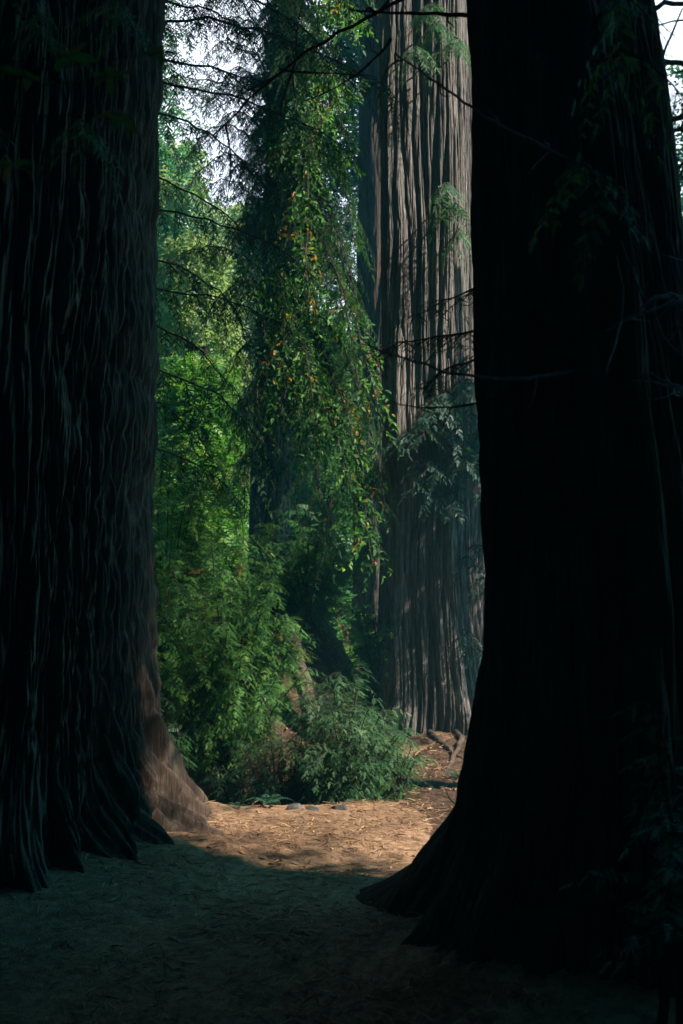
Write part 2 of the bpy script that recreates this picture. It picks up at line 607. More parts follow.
# ------------------------------------------------------------------ the three big redwoods
# dark furrowed tree beside the near path
def big_left():
    cx, cy = TREE_L
    b = (cx, cy, gz(cx, cy))
    t = thing('redwood_tree', 'dark furrowed redwood with buttress roots flaring onto the path, one edge catching sun', 'tree', b)
    lean = ([-1, 0, 4, 8, 24], [cx - .02, cx, cx + .10, cx + .34, cx + .9], [cy, cy, cy, cy, cy])
    prof = [(-.6, 1.03), (0, 1.0), (.5, .93), (1.2, .88), (3, .85), (5, .80), (8, .78), (24, .4)]
    roots = [(R(7), .045, .52, .38), (R(-4), .04, .50, .36), (R(-14), .05, .42, .42), (R(-25), .07, .56, .38), (R(-38), .06, .40, .42), (R(-53), .08, .50, .42), (R(-68), .06, .34, .42), (R(-84), .09, .40, .42), (R(-108), .10, .42, .4),
             (R(17), .08, .42, .42), (R(35), .1, .4, .4), (R(60), .2, .4, .4), (R(140), .3, .4, .4), (R(200), .25, .35, .4), (R(240), .2, .4, .4)]
    me = trunk_mesh('trunk', b, prof, lean, roots, nA=1100, K=46, amp=.12, fine=.072, sharp=.4, seed=4, step=.025, z_dense=6.6)
    link('trunk', off(me, b), t, M['bark_red'])

    def br(z, ang, pts, **kw):
        return bough(t, b, pts, **kw)
    # boughs drooping from this trunk across the gap
    g_ = np.random.default_rng(404)
    for z, reach, y1, drop, n in ((4.85, .85, 7.0, .45, 15), (4.45, .60, 7.3, .5, 11), (4.15, .95, 7.2, .25, 16), (3.85, .55, 7.5, .5, 12), (3.62, .95, 7.3, .3, 17),
                                  (3.35, .6, 7.5, .45, 12), (3.1, .75, 7.4, .5, 15), (2.8, .5, 7.6, .45, 11), (2.55, .55, 7.6, .4, 9)):
        p0 = (-1.85 + .06 * z, 6.55, z)
        bough(t, b, bez(p0, (p0[0] + .35 + reach * .5, y1, z + .18), (p0[0] + .38 + reach, y1 + g_.uniform(-.1, .3), z - drop), 16, .014), int(n * 1.9), fl=(.18, .42), s0=.06, hang=.85, tint=.25, r0=.010, sp=.028, start=.14, fan=1.2, template=FINGER)
    # higher ones closing off the sky
    for z, reach, y1, dz, n in ((5.15, .75, 7.2, .0, 14), (5.5, .6, 6.9, .1, 12), (5.75, 1.25, 7.0, -.25, 20), (6.1, .8, 7.2, .0, 16),
                                (6.5, 1.3, 7.5, -.3, 24), (5.0, 1.15, 7.4, -.3, 16), (6.7, 1.7, 7.6, -.2, 28), (5.4, 1.5, 7.3, -.2, 22)):
        p0 = (-1.6, 6.45, z)
        bough(t, b, bez(p0, (p0[0] + .35 + reach * .5, y1, z + .35), (p0[0] + .4 + reach, y1 + g_.uniform(-.2, .3), z + dz), 18, .016), int(n * 2.6), fl=(.2, .48), s0=.06, hang=.6, tint=.25, r0=.012, sp=.028, start=.14, fan=1.3, template=FINGER)
    # shaded sprays in front of the bark, high on this side
    for x0, z, n in ((-1.75, 4.7, 12), (-2.1, 4.2, 12), (-1.5, 4.1, 10), (-1.9, 5.0, 12), (-1.35, 4.8, 10)):
        bough(t, b, bez((x0, 5.6, z), (x0 + .1, 5.2, z + .1), (x0 + .25, 4.85, z - .3), 10, .008), n, fl=(.2, .42), s0=.09, hang=.7, tint=.45, r0=.009, sp=.034)
    cm = crown_mesh((cx + .4, cy), 3.4, 8.2, 20, 1500, .5, tint=.4, seed=31)
    link('crown', off(cm, b), t, M['needle'])


def big_right():
    cx, cy = TREE_R

    def bez(p0, p1, p2, n=12, wob=0.0, k=.848):       # limb curves were laid out for a larger tree: same tree, reduced
        if k is None:
            return globals()['bez'](p0, p1, p2, n, wob)
        o = np.array((0, 0, 1.55))
        return globals()['bez'](*[o + (np.asarray(q, float) - o) * k for q in (p0, p1, p2)], n, wob)
    b = (cx, cy, gz(cx, cy))
    t = thing('redwood_tree', 'massive redwood in black shadow whose swollen base curves over the near path', 'tree', b)
    lean = ([-1, 0, 1.5, 3.1, 4.0, 24], [cx + .02, cx, cx - .025, cx - .155, cx - .22, cx - 1.2], [cy] * 6)
    prof = [(-.6, .60), (0, .58), (.6, .51), (1.5, .48), (3.1, .39), (4.0, .36), (8, .34), (24, .22)]
    roots = [(R(172), .36, .40, .33), (R(215), .35, .26, .28), (R(262), .35, .2, .28), (R(310), .3, .25, .3), (R(20), .25, .3, .3), (R(90), .3, .25, .4), (R(125), .33, 1.12, .45)]
    me = trunk_mesh('trunk', b, prof, lean, roots, nA=760, K=22, amp=.06, fine=.025, seed=14, step=.03, z_dense=5.2)
    link('trunk', off(me, b), t, M['bark_red'])
    # long bare limbs reaching across in front of the sunlit trunk
    def bare(pts, r0, mat='twig', twigs=0, tl=.2):
        tb = Tubes(6)
        pts = np.asarray(pts, float) - np.asarray(b)
        tb.add(pts, r0, r0 * .3, .2)
        for i in range(twigs):
            k = rng.integers(2, len(pts) - 1)
            d = nrm(pts[k] - pts[k - 1] + rng.normal(0, .6, 3))
            tb.add(bez(pts[k], pts[k] + d * tl * .5 + rng.normal(0, .02, 3), pts[k] + d * tl + rng.normal(0, .04, 3) - UP * .03, 7, .004, k=None), r0 * .45, r0 * .15)
        return link('branch', tb.mesh('branch'), t, M[mat])
    bare(bez((.90, 3.55, 2.36), (.50, 3.28, 2.18), (.10, 3.4, 2.42), 24, .0035, k=None), .009, 'dead_twig', twigs=6, tl=.12)
    bare(bez((.66, 3.62, 2.30), (.42, 3.5, 2.16), (.20, 3.6, 2.24), 14, .004, k=None), .006, twigs=4, tl=.1)
    bare(bez((.90, 3.55, 3.10), (.5, 3.35, 3.18), (.183, 3.4, 3.48), 22, .004, k=None), .009, 'dead_twig', twigs=6, tl=.16)
    bare(bez((.24, 4.6, 4.20), (.12, 4.7, 4.05), (-.2, 4.8, 3.98), 12, .005), .007, twigs=2)
    bare(bez((.95, 4.5, 4.30), (.5, 4.6, 4.32), (.05, 4.7, 4.36), 16, .005), .012, twigs=3)
    bare(bez((1.1, 4.5, 4.55), (.2, 5.4, 5.1), (-.75, 6.0, 4.35), 26, .007), .014, twigs=8, tl=.4)
    # twiggy dead limbs on the other flank
    for p0, p1, p2 in (((1.62, 4.2, 2.62), (1.4, 3.8, 2.78), (1.10, 3.75, 2.46)), ((1.62, 4.2, 2.95), (1.45, 3.9, 2.75), (1.16, 3.8, 2.62)),
                       ((1.62, 4.3, 2.35), (1.5, 4.0, 2.32), (1.14, 3.85, 2.44))):
        bare(bez(p0, p1, p2, 16, .010), .012, 'dead_twig', twigs=10, tl=.22)
    for z in (4.45, 4.2, 3.95, 3.75, 3.55, 3.3):
        s = rng.uniform(-.1, .1)
        bare(bez((1.45, 4.6, z - .15 + s), (1.75, 4.8, z + .1), (2.4, 5.1, z + .05 + s), 14, .012), .013, twigs=6, tl=.3)
    # shaded sprays hanging before the trunk
    for p0, p1, p2, n in (((1.0, 4.15, 3.75), (1.15, 3.7, 3.75), (1.25, 3.4, 3.25), 8), ((.9, 4.15, 3.3), (1.0, 3.75, 3.3), (.95, 3.5, 2.95), 8),
                          ((1.1, 4.15, 4.0), (1.2, 3.8, 4.1), (1.0, 3.4, 3.6), 8)):
        bough(t, b, bez(p0, p1, p2, 10, .006), n, fl=(.18, .34), s0=.07, hang=.7, tint=.55, r0=.009, sp=.034)
    # dark layered sprays silhouetted on the sunlit trunk
    for p0, p1, p2, n in (((.95, 5.0, 2.95), (.6, 5.6, 3.05), (.24, 6.0, 2.96), 12), ((.95, 5.0, 3.1), (.7, 5.6, 3.3), (.40, 6.0, 3.22), 7), ((.95, 5.1, 2.85), (.7, 5.7, 2.95), (.55, 6.0, 2.8), 8)):
        bough(t, b, bez(p0, p1, p2, 12, .010), n * 2, fl=(.12, .26), s0=.055, hang=.25, tint=.1, r0=.008, sp=.032, template=FINGER)
    lv = crown_mesh((cx + 3.5, cy - 1.7), 2.6, 9.6, 18, 2600, .55, tint=.4, seed=32)  # unseen crown set well aside of its trunk to shade the left redwood
    link('crown', off(lv, b), t, M['needle'])


def big_centre():
    cx, cy = TREE_C
    b = (cx, cy, gz(cx, cy))
    t = thing('redwood_tree', 'sunlit pinkish grey redwood with fluted fibrous bark standing behind the bright path', 'tree', b)
    lean = ([-1, 0, 4, 8, 24], [cx, cx, cx - .0, cx - .04, cx - .2], [cy] * 5)
    prof = [(-.6, .66), (0, .63), (.6, .585), (1.5, .56), (4, .54), (8, .50), (24, .3)]
    roots = [(R(200), .3, .28, .5), (R(235), .2, .22, .5), (R(275), .22, .25, .4), (R(310), .2, .3, .4), (R(345), .2, .22, .4), (R(60), .4, .3, .5), (R(140), .4, .3, .5)]
    lobes = [(R(222), .34, .13), (R(285), .30, .10), (R(322), .18, .07), (R(30), .5, .08), (R(120), .6, .08)]
    me = trunk_mesh('trunk', b, prof, lean, roots, nA=1000, K=38, amp=.060, fine=.022, zf=.7, sharp=.5, lobes=lobes, seed=23, step=.035, z_dense=8.4)
    link('trunk', off(me, b), t, M['bark_grey'])
    # sprouts on the bark
    def sprout(p0, p1, p2, n, **kw):
        bough(t, b, bez(p0, p1, p2, 10, .008), n, **kw)
    g_ = np.random.default_rng(505)

    def patch(n_b, xr, zr, mat, tint, n=12, s0=.085, hang=.5, fl=(.16, .36)):
        for _ in range(n_b):
            x0, z0 = g_.uniform(*xr), g_.uniform(*zr)
            p0 = (cx + (x0 - cx) * .75, 9.95, z0 + .15)
            sprout(p0, (x0, 9.5, z0 + .25), (x0 + g_.normal(-.05, .12), g_.uniform(8.95, 9.25), z0 - .12), n, fl=fl, s0=s0, hang=hang, tint=tint + g_.normal(0, .1), mat=mat, r0=.009, sp=.03, template=SPRAY_BOLD)
    patch(17, (.82, 1.42), (2.35, 3.45), 'blue_green', .5, n=13, hang=.3)
    patch(4, (.62, .85), (2.6, 3.1), 'blue_green', .6, n=8, hang=.3, fl=(.16, .3))
    patch(5, (.75, 1.2), (6.4, 7.3), 'needle', .55, n=14, hang=.6, fl=(.25, .5))
    patch(3, (.95, 1.2), (4.6, 5.6), 'needle', .5, n=13, hang=.6, fl=(.2, .45))
    patch(5, (1.22, 1.5), (1.0, 2.0), 'blue_green', .3, n=9, hang=.5)
    # surface roots snaking over the track
    for pts in (((.85, 9.75, .10), (.95, 9.2, .12), (1.25, 8.75, .02)), ((1.1, 9.8, .10), (1.15, 9.3, .14), (.95, 8.6, .03)), ((1.3, 9.9, .12), (1.5, 9.4, .12), (1.75, 9.1, .05))):
        q = bez(*pts, 20, .012)
        q[:, 2] = ground_z(q[:, 0], q[:, 1]) + np.linspace(.02, -.005, 20)
        tb = Tubes(8)
        tb.add(q - np.asarray(b), .036, .014, .4)
        link('root', tb.mesh('root'), t, M['bark_red'])
    cm = crown_mesh((cx, cy + .5), 2.6, 11, 22, 900, .5, tint=.4, seed=33)
    link('crown', off(cm, b), t, M['needle'])


big_left()
big_right()
big_centre()


# ------------------------------------------------------------------ other trees
def simple_trunk_tree(x, y, r, h, label, lean=0.0, crown=None, seed=40, mat='bark_dark', K=14, nA=260, cmat='needle', group=None, name='redwood_tree', tint=.5, ctop=None, boughs=0):
    b = (x, y, gz(x, y))
    t = thing(name, label, 'tree', b, group)
    prof = [(-.6, r * 1.3), (0, r * 1.2), (.6, r * 1.04), (1.5, r), (5, r * .92), (h, r * .25)]
    ln = ([-1, 0, h], [x, x, x + lean * h], [y] * 3)
    me = trunk_mesh('trunk', b, prof, ln, [(R(a), .3, r * .35, .3) for a in (20, 110, 200, 260, 320)], nA=nA, K=K, amp=.06 * min(1, r * 2.5), fine=.02, seed=seed, step=.07, z_dense=min(9, h * .6), z_top=h)
    v = np.empty(len(me.vertices) * 3, np.float32)
    me.vertices.foreach_get('co', v)
    v = v.reshape(-1, 3)
    v[:, :2] -= (x, y)
    me.vertices.foreach_set('co', v.ravel())
    link('trunk', me, t, M[mat])
    if crown:
        rad, zlo, zhi, n, size = crown
        if cmat == 'pale':
            cm = crown_mesh((lean * zlo, 0), rad, zlo, zhi, int(n * 1.3), size * .42, tint=tint, seed=seed + 100, template=LEAF, m=14)
        else:
            cm = crown_mesh((lean * zlo, 0), rad, zlo, zhi, n, size, tint=tint, seed=seed + 100)
        link('crown', cm, t, M[cmat])
    return t, b


simple_trunk_tree(.62, 13.6, .46, 24, 'slim shadowed redwood trunk half hidden behind the fluted sunlit redwood', seed=41, crown=(2.4, 12, 24, 500, .5))


# the tree whose leafy curtain hangs between the trunks
def curtain_tree():
    x, y = -.92, 12.0
    b = (x, y, gz(x, y))
    t = thing('leafy_tree', 'slender grey tree with a hanging curtain of green and orange leaves over the shrubs', 'tree', b)
    prof = [(-.6, .36), (0, .32), (.6, .27), (1.5, .25), (8, .17), (13, .05)]
    me = trunk_mesh('trunk', b, prof, ([-1, 0, 13], [x, x, x + .3], [y] * 3), [(R(a), .3, .1, .3) for a in (20, 110, 200, 290)], nA=220, K=11, amp=.04, fine=.014, seed=61, step=.05, z_dense=9, z_top=13)
    v = np.empty(len(me.vertices) * 3, np.float32)
    me.vertices.foreach_get('co', v)
    v = v.reshape(-1, 3) - np.array(b, np.float32)
    me.vertices.foreach_set('co', v.ravel())
    link('trunk', me, t, M['bark_grey'])
    # (end x, end y, end z, start z)
    g_ = np.random.default_rng(611)
    ends = [(.20, 9.0, 1.75, 4.2), (.30, 9.3, 2.3, 4.8), (.02, 8.9, 2.1, 4.4), (-.18, 8.9, 1.9, 4.0), (.30, 9.1, 3.0, 5.4), (.12, 9.2, 3.3, 5.8),
            (-.2, 9.0, 2.8, 5.0), (-.48, 9.1, 2.5, 4.6), (-.55, 9.3, 3.2, 5.2), (.0, 9.3, 4.2, 6.4), (-.38, 9.3, 4.1, 6.2), (.14, 9.4, 4.8, 6.9),
            (-.15, 9.3, 5.1, 7.2), (-.55, 9.4, 5.0, 7.0), (-.05, 9.5, 6.1, 8.0), (-.45, 9.4, 6.0, 7.9), (.1, 9.6, 5.9, 7.7), (-.82, 9.7, 4.2, 6.2),
            (-.8, 9.5, 2.9, 4.9), (-.3, 9.6, 6.9, 8.6), (.05, 9.6, 7.0, 8.8), (-.95, 9.9, 5.4, 7.2), (-.7, 9.3, 2.2, 4.0)]
    for i, (ex, ey, ez, s) in enumerate(ends):
        p0 = (x + .02 * s, y - .12, s)
        mid = ((x + ex) / 2 * .6 + ex * .4 + g_.normal(0, .1), (y + ey) / 2 - .4, s + g_.uniform(.0, .5))
        q = bez(p0, mid, (ex + g_.normal(0, .06), ey, ez), 16, .02)
        autumn = .25 if i in (0, 4, 5, 10, 11) else .04
        if i % 2 == 1 or i in (18, 22):
            bough(t, b, q, 46, fl=(.3, .65), s0=.09, hang=.9, tint=.5, r0=.018, start=.25, mat='needle', sp=.034, fan=1.3, template=SPRAY_BOLD)
        else:
            bough(t, b, q, 58, fl=(.16, .5), s0=.062, hang=.5, tint=.45, tvar=.2, r0=.018, start=.3, mat='broad', kind='broad', template=LEAF, fan=1.4, autumn=autumn)
    for i in range(20):      # leafy and needled boughs up to and past the top of the view
        ex, ey, ez = x - .1 + 1.3 * g_.random(), g_.uniform(9.2, 10.3), 5.6 + .16 * i
        q = bez((x, y - .12, ez + 1.0), ((x + ex) / 2, 11.0, ez + 1.5), (ex, ey, ez), 14, .02)
        if i % 3:
            bough(t, b, q, 40, fl=(.25, .6), s0=.09, hang=.8, tint=.52, r0=.016, start=.25, mat='needle', sp=.034, fan=1.4, template=SPRAY_BOLD)
        else:
            bough(t, b, q, 44, fl=(.16, .5), s0=.062, hang=.5, tint=.45, tvar=.2, r0=.016, start=.25, mat='broad', kind='broad', template=LEAF, fan=1.4, autumn=.06)
    for i in range(11):      # sprays reaching out over the gap of sky
        ez = 4.3 + .36 * i
        ex, ey = x - g_.uniform(.2, .95), g_.uniform(9.3, 10.6)
        q = bez((x, y - .12, ez + .7), ((x + ex) / 2, 11.0, ez + 1.2), (ex, ey, ez), 14, .02)
        bough(t, b, q, 34, fl=(.25, .55), s0=.075, hang=.8, tint=.35, r0=.013, start=.25, mat='needle', sp=.034, fan=1.4, template=FINGER)
    for ez in (2.6, 3.3, 3.9, 4.6, 5.2, 5.9, 6.5, 7.1, 7.7):      # sprays in front of its own stem
        for sd in (-.22, .16):
            ex = x + sd + g_.normal(0, .08)
            q = bez((x, y - .12, ez + .5), (x + sd * .6, 11.2, ez + .8), (ex, 10.5 + g_.uniform(-.3, .3), ez), 12, .015)
            bough(t, b, q, 22, fl=(.22, .5), s0=.09, hang=.8, tint=.35, r0=.014, start=.25, mat='needle', sp=.034, fan=1.3, template=SPRAY_BOLD)
    # inner layer of needle sprays, shade put into a darker tint
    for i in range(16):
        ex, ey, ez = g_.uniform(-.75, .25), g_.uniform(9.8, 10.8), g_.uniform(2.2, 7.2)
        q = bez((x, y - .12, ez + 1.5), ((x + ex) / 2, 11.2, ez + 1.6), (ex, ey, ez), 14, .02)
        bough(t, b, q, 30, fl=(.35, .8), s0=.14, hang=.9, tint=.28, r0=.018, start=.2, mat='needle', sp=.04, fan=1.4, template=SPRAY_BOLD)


curtain_tree()

# pale trees up the far slope
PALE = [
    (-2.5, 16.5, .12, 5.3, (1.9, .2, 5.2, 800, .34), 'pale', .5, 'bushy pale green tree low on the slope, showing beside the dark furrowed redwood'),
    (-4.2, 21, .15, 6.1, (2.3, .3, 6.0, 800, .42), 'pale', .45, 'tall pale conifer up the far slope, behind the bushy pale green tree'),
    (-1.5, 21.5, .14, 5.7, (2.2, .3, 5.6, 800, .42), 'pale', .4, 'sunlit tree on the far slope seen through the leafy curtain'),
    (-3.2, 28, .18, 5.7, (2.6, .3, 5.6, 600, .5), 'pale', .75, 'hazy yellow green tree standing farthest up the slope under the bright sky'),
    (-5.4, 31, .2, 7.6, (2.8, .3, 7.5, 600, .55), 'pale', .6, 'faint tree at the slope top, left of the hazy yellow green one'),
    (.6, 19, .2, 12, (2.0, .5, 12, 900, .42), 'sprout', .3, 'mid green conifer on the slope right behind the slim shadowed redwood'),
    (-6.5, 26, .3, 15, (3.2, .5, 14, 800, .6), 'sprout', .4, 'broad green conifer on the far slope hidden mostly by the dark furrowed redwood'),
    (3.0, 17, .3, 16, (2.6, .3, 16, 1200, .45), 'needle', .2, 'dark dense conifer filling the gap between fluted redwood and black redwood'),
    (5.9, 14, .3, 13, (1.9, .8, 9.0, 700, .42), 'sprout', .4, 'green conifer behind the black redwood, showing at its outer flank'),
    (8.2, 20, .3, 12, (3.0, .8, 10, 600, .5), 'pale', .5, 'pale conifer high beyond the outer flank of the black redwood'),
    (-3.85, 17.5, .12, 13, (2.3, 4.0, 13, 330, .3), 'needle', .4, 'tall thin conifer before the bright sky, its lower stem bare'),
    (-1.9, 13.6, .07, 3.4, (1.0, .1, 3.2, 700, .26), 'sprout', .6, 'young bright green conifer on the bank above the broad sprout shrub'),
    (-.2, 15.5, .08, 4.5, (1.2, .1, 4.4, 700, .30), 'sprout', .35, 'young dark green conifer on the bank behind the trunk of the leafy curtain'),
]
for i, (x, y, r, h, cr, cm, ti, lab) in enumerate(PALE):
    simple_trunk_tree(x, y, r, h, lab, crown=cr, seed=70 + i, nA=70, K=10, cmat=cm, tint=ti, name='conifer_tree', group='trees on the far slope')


def undergrowth():
    g_ = np.random.default_rng(88)
    n = 9000
    x = g_.uniform(-11, 9, n)
    y = 12.4 + 24 * g_.random(n)**1.5
    lv = Leaves(SPRAY_LITE)
    z = ground_z(x, y) + g_.uniform(0, .45, n)
    d = np.stack([g_.normal(0, 1, n), g_.normal(-.3, 1, n), g_.normal(.4, .4, n)], -1)
    lv.add(np.stack([x, y, z], -1), d, UP + g_.normal(0, .35, (n, 3)), g_.uniform(.3, .65, n), g_.normal(.5, .2, n))
    o = link('undergrowth', lv.mesh('undergrowth'), None, M['sprout'])
    o['kind'] = 'stuff'
    o['label'] = 'low green undergrowth covering the far slope'


undergrowth()

# unseen trees added beside and behind the photographer to shade and dapple the view
simple_trunk_tree(4.6, 1.55, 1.3, 26, 'broad redwood added outside the picture to shade the foreground', seed=90, K=24, nA=260, crown=(2.5, 9.8, 24, 1300, .5))
simple_trunk_tree(6.0, -2.0, 1.0, 24, 'slimmer redwood added outside the picture as a further shade caster, next to the broad one', seed=93, K=16, nA=160, crown=(2.5, 10, 22, 900, .55))
simple_trunk_tree(4.8, 2.55, .10, 9, 'thin young conifer added outside the picture to dapple the near light', seed=96, K=8, nA=40, crown=(.75, 3.4, 8.5, 150, .26), name='conifer_tree')
simple_trunk_tree(4.5, 5.9, .12, 12, 'lanky young conifer added outside the picture, its high crown placed to dapple the shrubs', seed=98, K=8, nA=40, crown=(1.0, 7.4, 12, 240, .3), name='conifer_tree')
simple_trunk_tree(4.3, 8.2, .10, 8, 'bushy young conifer added outside the picture to shade the foot of the fluted redwood', seed=97, K=8, nA=40, crown=(.85, 4.0, 6.6, 170, .3), name='conifer_tree')
simple_trunk_tree(-3.6, -2.6, 1.2, 26, 'broad redwood added unseen behind the photographer to darken the foreground', seed=91, K=24, nA=200, crown=(4.5, 7, 24, 1200, .55))
simple_trunk_tree(3.2, -4.5, 1.2, 26, 'second redwood added unseen behind the photographer to darken the foreground, nearer the shaded side', seed=92, K=24, nA=200, crown=(4.5, 7, 24, 1200, .55))


def shade_forest():
    """unseen wood added to cut the sky light on the foreground: one tree built, the rest copies of it and its parts"""
    t, b = simple_trunk_tree(-5.5, 1.0, .7, 24, 'redwood added around the photographer, outside the picture, to darken the foreground', seed=95, K=16, nA=120,
                             crown=(3.3, 1.0, 23, 1500, .75), tint=.3, group='added redwoods around the photographer')
    spots = [(-7, -5), (-2.5, -8), (2.4, -8.5), (6.5, -7.5), (9.5, -3), (-7.5, 6), (-11, 1), (0, -13), (12, -8), (-9, -11), (7, -14)]
    for x, y in spots:
        o = t.copy()
        COL.objects.link(o)
        o.location = (x, y, gz(x, y))
        o.rotation_euler = (0, 0, rng.random() * 6)
        for c in list(t.children):
            d = c.copy()
            COL.objects.link(d)
            d.parent = o


shade_forest()


# ------------------------------------------------------------------ shrubs
def shrub(x, y, label, stems, height, spread, s0=.11, tint=.5, mat='sprout', lean=(0, 0, 0), seed=0, fl=(.22, .42), dens=.07, zb=None, low=.12):
    global rng
    keep = rng
    rng = np.random.default_rng(seed)
    b = np.array((x, y, gz(x, y) if zb is None else zb))
    t = thing('shrub', label, 'shrub', b)
    tb = Tubes(5)
    lv = Leaves(SPRAY_SMALL)
    for i in range(stems):
        a = 2 * pi * (i + rng.random()) / stems
        k = math.sqrt(rng.random())
        h = height * (1.02 - .45 * k * k) * rng.uniform(.82, 1.08)
        e = np.array((math.cos(a) * spread * k, math.sin(a) * spread * k, h)) + np.array(lean) * h
        m = np.array((e[0] * .25, e[1] * .25, h * .62))
        q = bez((rng.normal(0, .05), rng.normal(0, .05), -.03), m, e, 12, .008)
        tb.add(q, .011, .003)
        n = int(np.linalg.norm(e) / dens)
        for j in range(n):
            u = low + (1 - low) * (j + rng.random()) / n
            o = np.array([np.interp(u, np.linspace(0, 1, 12), q[:, c]) for c in range(3)])
            ph = rng.random() * 2 * pi
            d = np.array((math.cos(ph), math.sin(ph), rng.uniform(-.1, .55)))
            outv = nrm(np.array((o[0], o[1], 0)) + 1e-3)
            d = d + outv * .7
            frond(lv, tb, o, d, rng.uniform(*fl) * (1.15 - .6 * u), droop=.45, s0=s0, tint=1.3 if rng.random() < .012 else min(tint + rng.normal(0, .13), .72), sp=.032, tr=.003)
    link('stem', tb.mesh('stem'), t, M['twig'])
    link('foliage', lv.mesh('foliage'), t, M[mat])
    rng = keep
    return t


shrub(-1.02, 9.05, 'broad bright redwood sprout shrub overhanging the dark hollow beside the furrowed trunk', 48, 2.55, .82, seed=3, tint=.42, lean=(.03, -.24, 0), fl=(.14, .32), s0=.07, dens=.032, low=.36)
shrub(-1.75, 9.9, 'taller shaded shrub behind the broad bright shrub, pressed against the furrowed trunk', 24, 2.5, .7, seed=4, tint=.45, s0=.10, fl=(.2, .42), dens=.06)
shrub(.03, 7.62, 'upright feathery shrub at the bend of the path with pale needle tips', 46, 1.28, .50, seed=5, mat='sprout_cool', tint=.45, s0=.062, lean=(.0, -.04, 0), fl=(.13, .28), dens=.032, low=.0)
shrub(-.48, 8.05, 'near-black low shrub added for the dark of the hollow between the two bright shrubs', 90, 1.3, .68, seed=19, tint=.05, mat='needle', s0=.08, fl=(.16, .34), dens=.05, low=.1)  # dark foliage put where the hollow has only shade
shrub(.10, 8.62, 'dark shrub added right behind the upright feathery shrub to shade the hollow', 60, 1.1, .60, seed=18, tint=.2, s0=.08, fl=(.16, .34), dens=.05, low=.02)  # added to keep the sun off the back wall of the hollow
shrub(.42, 7.55, 'low dark sprout tuft at the foot of the upright feathery shrub', 12, .42, .24, seed=6, tint=.25, s0=.06, fl=(.1, .2), low=.03, dens=.05)
shrub(-.35, 10.7, 'shaded shrub on top of the bank under the hanging leaf curtain', 26, 1.4, .8, seed=7, tint=.3, s0=.10, fl=(.2, .42), dens=.06)
shrub(.38, 10.4, 'leafy shrub on the right edge of the bank against the fluted redwood', 26, 1.3, .5, seed=20, tint=.35, s0=.09, fl=(.16, .36), dens=.05, low=.02)
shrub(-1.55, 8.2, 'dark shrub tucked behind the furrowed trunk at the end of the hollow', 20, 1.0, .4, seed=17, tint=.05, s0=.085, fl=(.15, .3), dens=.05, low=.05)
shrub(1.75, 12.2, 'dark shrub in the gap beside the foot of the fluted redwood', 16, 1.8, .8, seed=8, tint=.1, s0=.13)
shrub(1.03, 3.12, 'small blue green shrub growing in deep shade at the black redwood foot', 12, 1.0, .24, seed=9, tint=.75, mat='blue_green', s0=.06, fl=(.1, .2), low=.35)


def fern(x, y, label, n, L, seed):
    global rng
    keep = rng
    rng = np.random.default_rng(seed)
    b = np.array((x, y, gz(x, y)))
    t = thing('fern', label, 'fern', b)
    for i in range(n):
        a = 2 * pi * (i + rng.uniform(-.3, .3)) / n
        lv = Leaves(LEAF_NARROW)
        q = bez((0, 0, 0), (math.cos(a) * L * .45, math.sin(a) * L * .45, L * .65), (math.cos(a) * L, math.sin(a) * L, L * .28), 16)
        tg = nrm(np.gradient(q, axis=0))
        sd = nrm(np.cross(tg, UP))
        k = np.linspace(1.0, .25, 14)
        for sg in (1, -1):
            lv.add(q[2:], sd[2:] * sg + tg[2:] * .35, np.tile(UP, (14, 1)) + rng.normal(0, .15, (14, 3)), L * .28 * k, .5 + rng.normal(0, .15, 14))
        me = lv.mesh('frond')
        link('frond', me, t, M['blue_green'])
    rng = keep


fern(-.50, 7.02, 'small pale fern with arching fronds on the lip of the hollow', 6, .17, 1)
fern(-.72, 6.95, 'tiny green fern sprig nearest the furrowed roots', 5, .10, 2)
fern(.92, 8.15, 'low fern sprig beside the bare forked stick', 6, .14, 3)


# ------------------------------------------------------------------ rocks, log, sticks, litter
def rock(x, y, r, label, seed, sq=.65):
    import bmesh
    bm = bmesh.new()
    bmesh.ops.create_icosphere(bm, subdivisions=4, radius=1)
    me = bpy.data.meshes.new('rock')
    bm.to_mesh(me)
    bm.free()
    v = np.empty(len(me.vertices) * 3, np.float32)
    me.vertices.foreach_get('co', v)
    v = v.reshape(-1, 3)
    g_ = np.random.default_rng(seed)
    for _ in range(9):      # broken facets
        n = nrm(g_.normal(0, 1, 3))
        d = v @ n
        c = g_.uniform(.55, .85)
        v = v - np.outer(np.maximum(d - c, 0) * .85, n)
    v = v * (1 + .12 * noise2(v[:, 0] * 3 + 20, v[:, 1] * 3 + v[:, 2] * 2 + 20, seed)[:, None])
    v = v * np.array((1.25, .9, sq)) * r
    me.vertices.foreach_set('co', v.astype(np.float32).ravel())
    me.polygons.foreach_set('use_smooth', np.ones(len(me.polygons), bool))
    o = link('rock', me, None, M['stone'])
    o.location = (x, y, gz(x, y) + r * sq * .35)
    o.rotation_euler = (0, 0, seed)
    return tag(o, label, 'rock')


rock(-.33, 7.02, .055, 'pale angular stone on the lip of the dark hollow beside the small fern', 1)
rock(-.20, 7.05, .06, 'flat grey stone between the pale angular stone and the feathery shrub', 2, .4)
rock(-.02, 7.05, .05, 'dark rounded stone at the foot of the upright feathery shrub', 3)


def log():
    b = np.array((-.42, 9.75, gz(-.42, 9.75)))
    q = bez((-.25, 9.55, gz(-.25, 9.55) + .05), (-.42, 9.75, 1.1), (-.52, 10.1, gz(-.52, 10.1) + .35), 14, .008) - b
    tb = Tubes(14)
    tb.add(q, .085, .06, .2)
    o = link('leaning_log', tb.mesh('leaning_log'), None, M['bark_red'])
    o.location = b
    tag(o, 'reddish dead log leaning on the soil bank between the two shrubs', 'log')


log()


